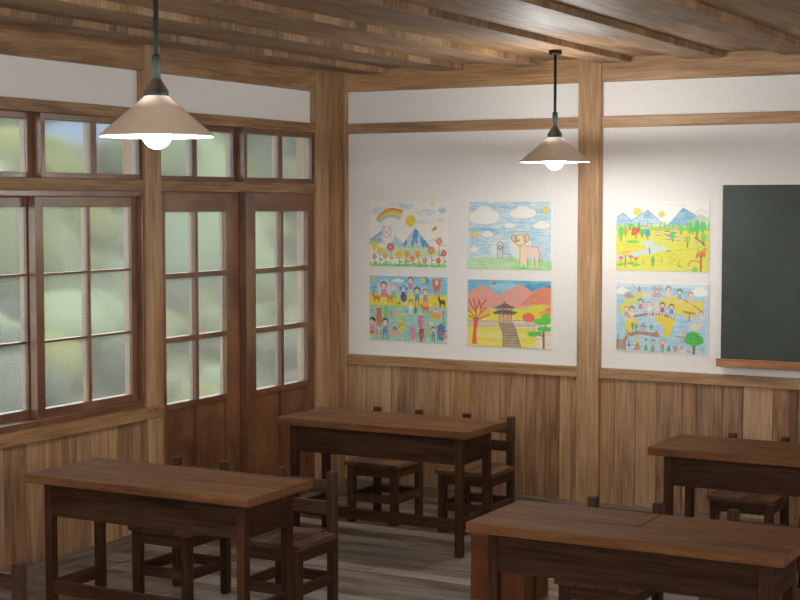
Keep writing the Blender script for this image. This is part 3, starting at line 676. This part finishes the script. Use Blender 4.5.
def d_world():
    s = Sheet((214, 228, 236)); s.rect(0, .08, .99, .99, (150, 200, 228), 1, .75); s.cloud(.90, .13, .1, .07); s.cloud(.06, .14, .08, .06); s.rect(0, 0, 1, .03, (244, 242, 238), 1, 0)
    s.poly([(.12, .22), (.28, .13), (.3, .22), (.22, .32), (.12, .40), (.08, .46), (.04, .45), (.05, .33)], (205, 218, 105), 1, .3); s.poly([(.04, .34), (.1, .3), (.1, .45), (.04, .46)], (236, 210, 60), .8, .3)
    s.poly([(.47, .27), (.52, .22), (.62, .19), (.75, .26), (.97, .26), (.95, .34), (.93, .40), (.84, .47), (.82, .55), (.79, .46), (.74, .50), (.70, .42), (.66, .46), (.62, .36), (.48, .32)], (238, 214, 70), 1, .25)
    s.poly([(.42, .51), (.46, .47), (.62, .48), (.65, .54), (.62, .6), (.6, .72), (.55, .8), (.52, .74), (.51, .6), (.44, .56)], (238, 212, 50), 1, .2); s.poly([(.1, .52), (.22, .53), (.24, .6), (.19, .68), (.14, .74), (.12, .8), (.10, .66)], (236, 210, 70), 1, .25); s.ell(.86, .62, .055, .04, (236, 220, 150)); s.ell(.75, .7, .03, .04, (200, 190, 180))
    s.line([(.12, .50), (.22, .49), (.35, .455), (.47, .455), (.57, .48), (.63, .51)], .032, (165, 120, 90)); s.line([(.74, .24), (.84, .32), (.94, .4)], .016, (170, 120, 80)); s.line([(.74, .41), (.85, .43)], .03, (170, 125, 90)); s.line([(.8, .44), (.8, .54)], .016, (160, 115, 85))
    for x, y, hr, tp in ((.57, .26, (130, 90, 70), (235, 215, 195)), (.69, .30, (90, 65, 55), (110, 170, 190)), (.81, .33, (160, 110, 85), (240, 200, 160)), (.17, .56, (80, 60, 50), (240, 215, 195)), (.11, .56, (190, 140, 110), (205, 150, 110)), (.265, .45, (60, 55, 60), (225, 120, 90)), (.365, .48, (190, 150, 120), (245, 235, 225)), (.44, .47, (220, 180, 150), (240, 210, 190)), (.505, .49, (60, 50, 50), (225, 80, 60)), (.605, .51, (70, 65, 85), (80, 130, 190)), (.92, .60, (150, 140, 150), (225, 210, 200))): s.person(x, y, .20, hr, tp)
    s.rect(.39, .1, .5, .18, (225, 205, 200)); s.ell(.445, .19, .055, .03, (200, 170, 160)); 
    for x in (.4, .43, .46, .49): s.line([(x, .11), (x, .05)], .014, (170, 150, 160))
    s.ring(.445, .14, .03, .03, (150, 130, 135), .01); s.poly([(.23, .14), (.25, .04), (.27, .14)], (220, 110, 100)); s.ell(.34, .19, .05, .05, (230, 220, 205)); s.ell(.13, .2, .05, .055, (190, 170, 165)); s.rect(.09, .2, .2, .24, (200, 160, 130)); s.ell(.13, .2, .02, .02, (120, 150, 190)); s.line([(.18, .05), (.2, .09)], .012, (160, 150, 160))
    s.line([(.09, .98), (.09, .85), (.13, .77), (.25, .72), (.36, .74), (.46, .755)], .05, (165, 125, 100)); s.line([(.12, .70), (.13, .74), (.46, .72)], .014, (150, 110, 90)); s.rect(.26, .63, .33, .72, (190, 180, 185)); s.poly([(.25, .64), (.295, .57), (.34, .64)], (150, 140, 150)); s.rect(.42, .69, .46, .74, (215, 110, 90)); s.rect(.0, .83, .08, .98, (170, 140, 120)); s.line([(.02, .76), (.02, .98)], .016, (140, 110, 95))
    for x, y, h_ in ((.18, .68, .09), (.22, .69, .09), (.385, .68, .08)): s.tree(x, y, h_, (90, 160, 90), w=.016)
    s.line([(.14, .8), (.14, .9)], .01, (120, 110, 60)); s.ell(.14, .79, .012, .03, (236, 210, 60)); s.poly([(.125, .93), (.14, .87), (.155, .93)], (60, 60, 70))
    s.line([(.66, .76), (.74, .77)], .018, (170, 130, 110)); s.poly([(.68, .75), (.71, .66), (.73, .75)], (220, 215, 215)); s.ell(.46, .63, .025, .02, (200, 190, 195)); s.line([(.38, .54), (.36, .52)], .01, (120, 120, 130))
    s.line([(.85, .99), (.85, .84)], .035, (135, 90, 65)); s.line([(.85, .9), (.81, .84)], .016, (135, 90, 65)); s.line([(.85, .9), (.9, .84)], .016, (135, 90, 65))
    for x, y, rx, ry in ((.84, .78, .085, .10), (.79, .80, .05, .06), (.90, .80, .055, .065), (.85, .74, .06, .05)): s.ell(x, y, rx, ry, (75, 185, 75))
    for q in range(18): s.ell(.845 + random.uniform(-.08, .08), .78 + random.uniform(-.07, .07), .008, .01, (50, 150, 60), .7)
    s.rect(.0, .965, .8, .995, (205, 205, 180), .6, .4)
    for x in (.33, .58): s.poly([(x - .024, .97), (x, .87), (x + .024, .97)], (75, 160, 80))
    s.person(.235, .96, .16, (190, 205, 90), (200, 130, 90)); s.poly([(.19, .97), (.235, .88), (.28, .97)], (190, 120, 85)); s.ell(.235, .84, .025, .03, (215, 215, 100)); s.person(.405, .98, .16, (60, 60, 55), (150, 190, 120), (110, 110, 120)); s.person(.51, .98, .17, (215, 130, 70), (230, 110, 70), (110, 130, 170)); s.ell(.65, .93, .025, .045, (195, 145, 100)); s.person(.72, .98, .15, (170, 110, 75), (180, 150, 190)); s.ell(.79, .96, .022, .025, (220, 150, 100)); s.ell(.33, .82, .012, .018, (150, 90, 80))
    s.ell(.95, .9, .035, .03, (150, 195, 130), .7, .6); s.line([(.95, .9), (.95, .99)], .01, (150, 180, 130)); s.ell(.92, .95, .02, .02, (170, 205, 150), .6)
    return s

PAPER_M, nt, b, out = new_mat('crayon_paper')
at = nt.nodes.new('ShaderNodeVertexColor'); at.layer_name = 'crayon'; nt.links.new(at.outputs[0], b.inputs['Base Color'])
b.inputs['Roughness'].default_value = .8; b.inputs['Specular IOR Level'].default_value = .2
DRAW = [
    (d_flowers, 0.8, .314, .850, 1.383, 1.782, 'crayon drawing of flowers, a rainbow and a blue mountain'),
    (d_sheep, 0.74, .981, 1.521, 1.385, 1.782, 'crayon drawing of a tan sheep-like animal on a green hill under a cloudy blue sky'),
    (d_crowd, 0.86, .313, .856, .930, 1.338, 'crowded crayon drawing of children and animals on yellow and green bands'),
    (d_temple, 0.86, .983, 1.534, .926, 1.319, 'crayon drawing of a pagoda with pink mountains, a red tree and a path'),
    (d_valley, 0.94, 1.913, 2.449, 1.393, 1.781, 'crayon drawing of a yellow-green valley with a river, trees and two suns'),
    (d_world, 0.88, 1.917, 2.449, .936, 1.332, 'crayon drawing of a blue world map with children on bridges and a round green tree'),
]
for fn, ink, x0, x1, z0, z1, lab in DRAW:
    a = np.clip(fn().a * ink + np.array((247, 244, 238)) * (1 - ink) + (GRIT[..., None] - .5) * 12, 0, 255) / 255
    a = np.where(a <= .04045, a / 12.92, ((a + .055) / 1.055) ** 2.4) * .80
    W_, H_ = x1 - x0, z1 - z0
    curl = .0015 + .0025 * (np.abs(gx - .5) * 2) ** 6 + .003 * np.clip((gy - .9) / .1, 0, 1) ** 2
    co = np.stack([(gx - .5) * W_, -curl, (.5 - gy) * H_], -1).reshape(-1, 3)
    bk = co[[0, GW - 1, (GH - 1) * GW, GH * GW - 1]].copy(); bk[:, 1] = -.0006
    vs = np.concatenate([co, bk]); n = GW * GH
    ii = np.arange(GH - 1)[:, None] * GW + np.arange(GW - 1)[None]
    q = np.stack([ii, ii + GW, ii + GW + 1, ii + 1], -1).reshape(-1, 4)
    fs = q.tolist() + [[n, n + 1, n + 3, n + 2]]
    me = bpy.data.meshes.new('child_drawing'); me.from_pydata(vs.tolist(), [], fs)
    ca = me.color_attributes.new('crayon', 'FLOAT_COLOR', 'POINT')
    cols = np.ones((len(vs), 4), np.float32); cols[:n, :3] = a.reshape(-1, 3); cols[n:, :3] = .8
    ca.data.foreach_set('color', cols.ravel())
    me.materials.append(PAPER_M)
    o = bpy.data.objects.new('child_drawing', me); COL.objects.link(o)
    o.location = ((x0 + x1) / 2, 0, (z0 + z1) / 2)
    tag(o, lab, 'drawing', 'crayon drawings on the back wall')

# ----------------------------------------------------------------- outdoors: slope, foliage, far mountain
GRASS = plain('grass_slope', lin((93, 104, 70)), .9, nscale=.35, spec=.1, col2=lin((70, 83, 60)))
LEAF = [plain('leaf_' + n, lin(a_), .8, nscale=.9, spec=.15, col2=lin(b_), detail=3) for n, a_, b_ in (
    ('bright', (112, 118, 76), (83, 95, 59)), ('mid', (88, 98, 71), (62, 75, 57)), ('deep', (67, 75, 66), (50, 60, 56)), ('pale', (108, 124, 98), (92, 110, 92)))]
hg = MB(); nx, ny = 24, 30
def hz(x, y):
    d = max(0, -x - 3); return -.5 + .092 * d + .9 * math.sin(y * .11 + 1) * min(1, d / 20) + .4 * math.sin(x * .25 + y * .17) * min(1, d / 10)
gp = {}
for i in range(nx + 1):
    for j in range(ny + 1):
        x = -.3 - 58 * (i / nx) ** 1.3; y = -12 + 90 * j / ny; gp[i, j] = (x, y, hz(x, y))
for i in range(nx):
    for j in range(ny): hg.poly([gp[i, j], gp[i, j + 1], gp[i + 1, j + 1], gp[i + 1, j]])
o = hg.build('hill', GRASS); structure(o, 'grassy slope rising outside the windows', 'hill')
fo = MB(); rr = random.Random(4)
ico = bmesh.new(); bmesh.ops.create_icosphere(ico, subdivisions=2, radius=1); iv = [tuple(v.co) for v in ico.verts]; ico.verts.index_update(); jf = [[v.index for v in f_.verts] for f_ in ico.faces]; ico.free()
for q in range(480):
    near = q >= 330
    x = -rr.uniform(*((3.2, 12) if near else (7, 40))); y = rr.uniform(*((-2, 22) if near else (-4, 60)))
    s_ = rr.uniform(.28, .55) if near else rr.uniform(.5, 1.35) * (.6 + .03 * -x); mt_ = rr.choices((0, 1, 2, 3), (4, 4, 2.5, 2 + (-x) * .06))[0]  # pale leaves grow likelier with distance, putting haze into the colour
    az = (y + 8.16) / (4.98 - x)                     # a gap in the trees lets the blue mountain show
    if 1.10 < az < 1.30 and x < -14: continue
    for z in range(rr.randint(1, 2) if near else rr.randint(2, 4)):
        b0 = len(fo.v); cx, cy, cz = x + rr.uniform(-.8, .8) * s_, y + rr.uniform(-.8, .8) * s_, hz(x, y) + s_ * (.5 + .55 * z)
        ph = [rr.uniform(0, 6) for _ in range(3)]
        for vx, vy, vz in iv:
            k_ = s_ * (1 + .16 * math.sin(4 * vx + ph[0]) * math.sin(4 * vy + ph[1]) + .12 * math.sin(7 * vz + ph[2])) * (1 - .12 * z)
            fo.v.append((cx + vx * k_, cy + vy * k_, cz + vz * k_ * .85))
        for f_ in jf:
            fo.f.append([b0 + i for i in f_]); fo.uv.append([(0, 0)] * 3); fo.t.append(.5); fo.m.append(mt_); fo.sm.append(True)
tag(fo.build('foliage', LEAF), 'blurred green shrubs and trees on the slope outside the windows', 'foliage', kind='stuff')
MOUNT = plain('far_mountain', lin((102, 117, 139)), .95, nscale=.08, spec=0, col2=lin((78, 96, 126)))  # blue tint stands in for distance haze
mo = MB()
for i in range(60):
    def rg(i): y = -20 + 170 * i / 60; return y, 9 + 4 * math.sin(i * .35) + 2 * math.sin(i * .9 + 1)
    (ya, ha), (yb, hb) = rg(i), rg(i + 1)
    mo.poly([(-70, ya, 4), (-70, yb, 4), (-88, yb, hb + 3), (-88, ya, ha + 3)]); mo.poly([(-88, ya, ha + 3), (-88, yb, hb + 3), (-110, yb, 0), (-110, ya, 0)])
structure(mo.build('mountain', MOUNT), 'far bluish mountain ridge beyond the slope', 'mountain')

# unseen eaves, added to cut the sky light on the window jambs
ev = MB().box(-1.15, -.125, YF, .6, 2.67, 2.75, g=1)
structure(ev.build('added_eaves', TIMBER), 'unseen wooden eaves added to shade the window wall', 'added_eaves')

# ----------------------------------------------------------------- world, camera, view
wd = bpy.data.worlds.new('overcast'); SC.world = wd; wd.use_nodes = True
wn = wd.node_tree; bg = wn.nodes['Background']
tc = wn.nodes.new('ShaderNodeTexCoord'); nz = wn.nodes.new('ShaderNodeTexNoise'); nz.inputs['Scale'].default_value = 3; nz.inputs['Detail'].default_value = 5
wn.links.new(tc.outputs['Generated'], nz.inputs[0])
wr = ramp(wn, [(.4, (.80, .82, .84)), (.62, (1.0, .95, .88))]); wn.links.new(nz.outputs[0], wr.inputs[0]); wn.links.new(wr.outputs[0], bg.inputs[0])
bg.inputs[1].default_value = 3.1

cam = bpy.data.cameras.new('camera'); co_ = bpy.data.objects.new('camera', cam); COL.objects.link(co_)
co_.location = (4.98497, -8.16434, 1.77)
yaw, pitch = math.radians(28.6565), math.radians(3.6183)
co_.rotation_euler = (math.pi / 2 - pitch, 0, yaw)
cam.sensor_width = 36; cam.lens = 1534 * 36 / 800; cam.clip_end = 300
SC.camera = co_
vs_ = SC.view_settings
SC.display_settings.display_device = 'sRGB'
vs_.view_transform = 'Standard'; vs_.look = 'None'; vs_.exposure = 0.5; vs_.gamma = 1.0; vs_.use_curve_mapping = False
SC.cycles.use_denoising = True
SC.cycles.max_bounces = 10; SC.cycles.transmission_bounces = 10; SC.cycles.diffuse_bounces = 5
SC.cycles.sample_clamp_indirect = 6
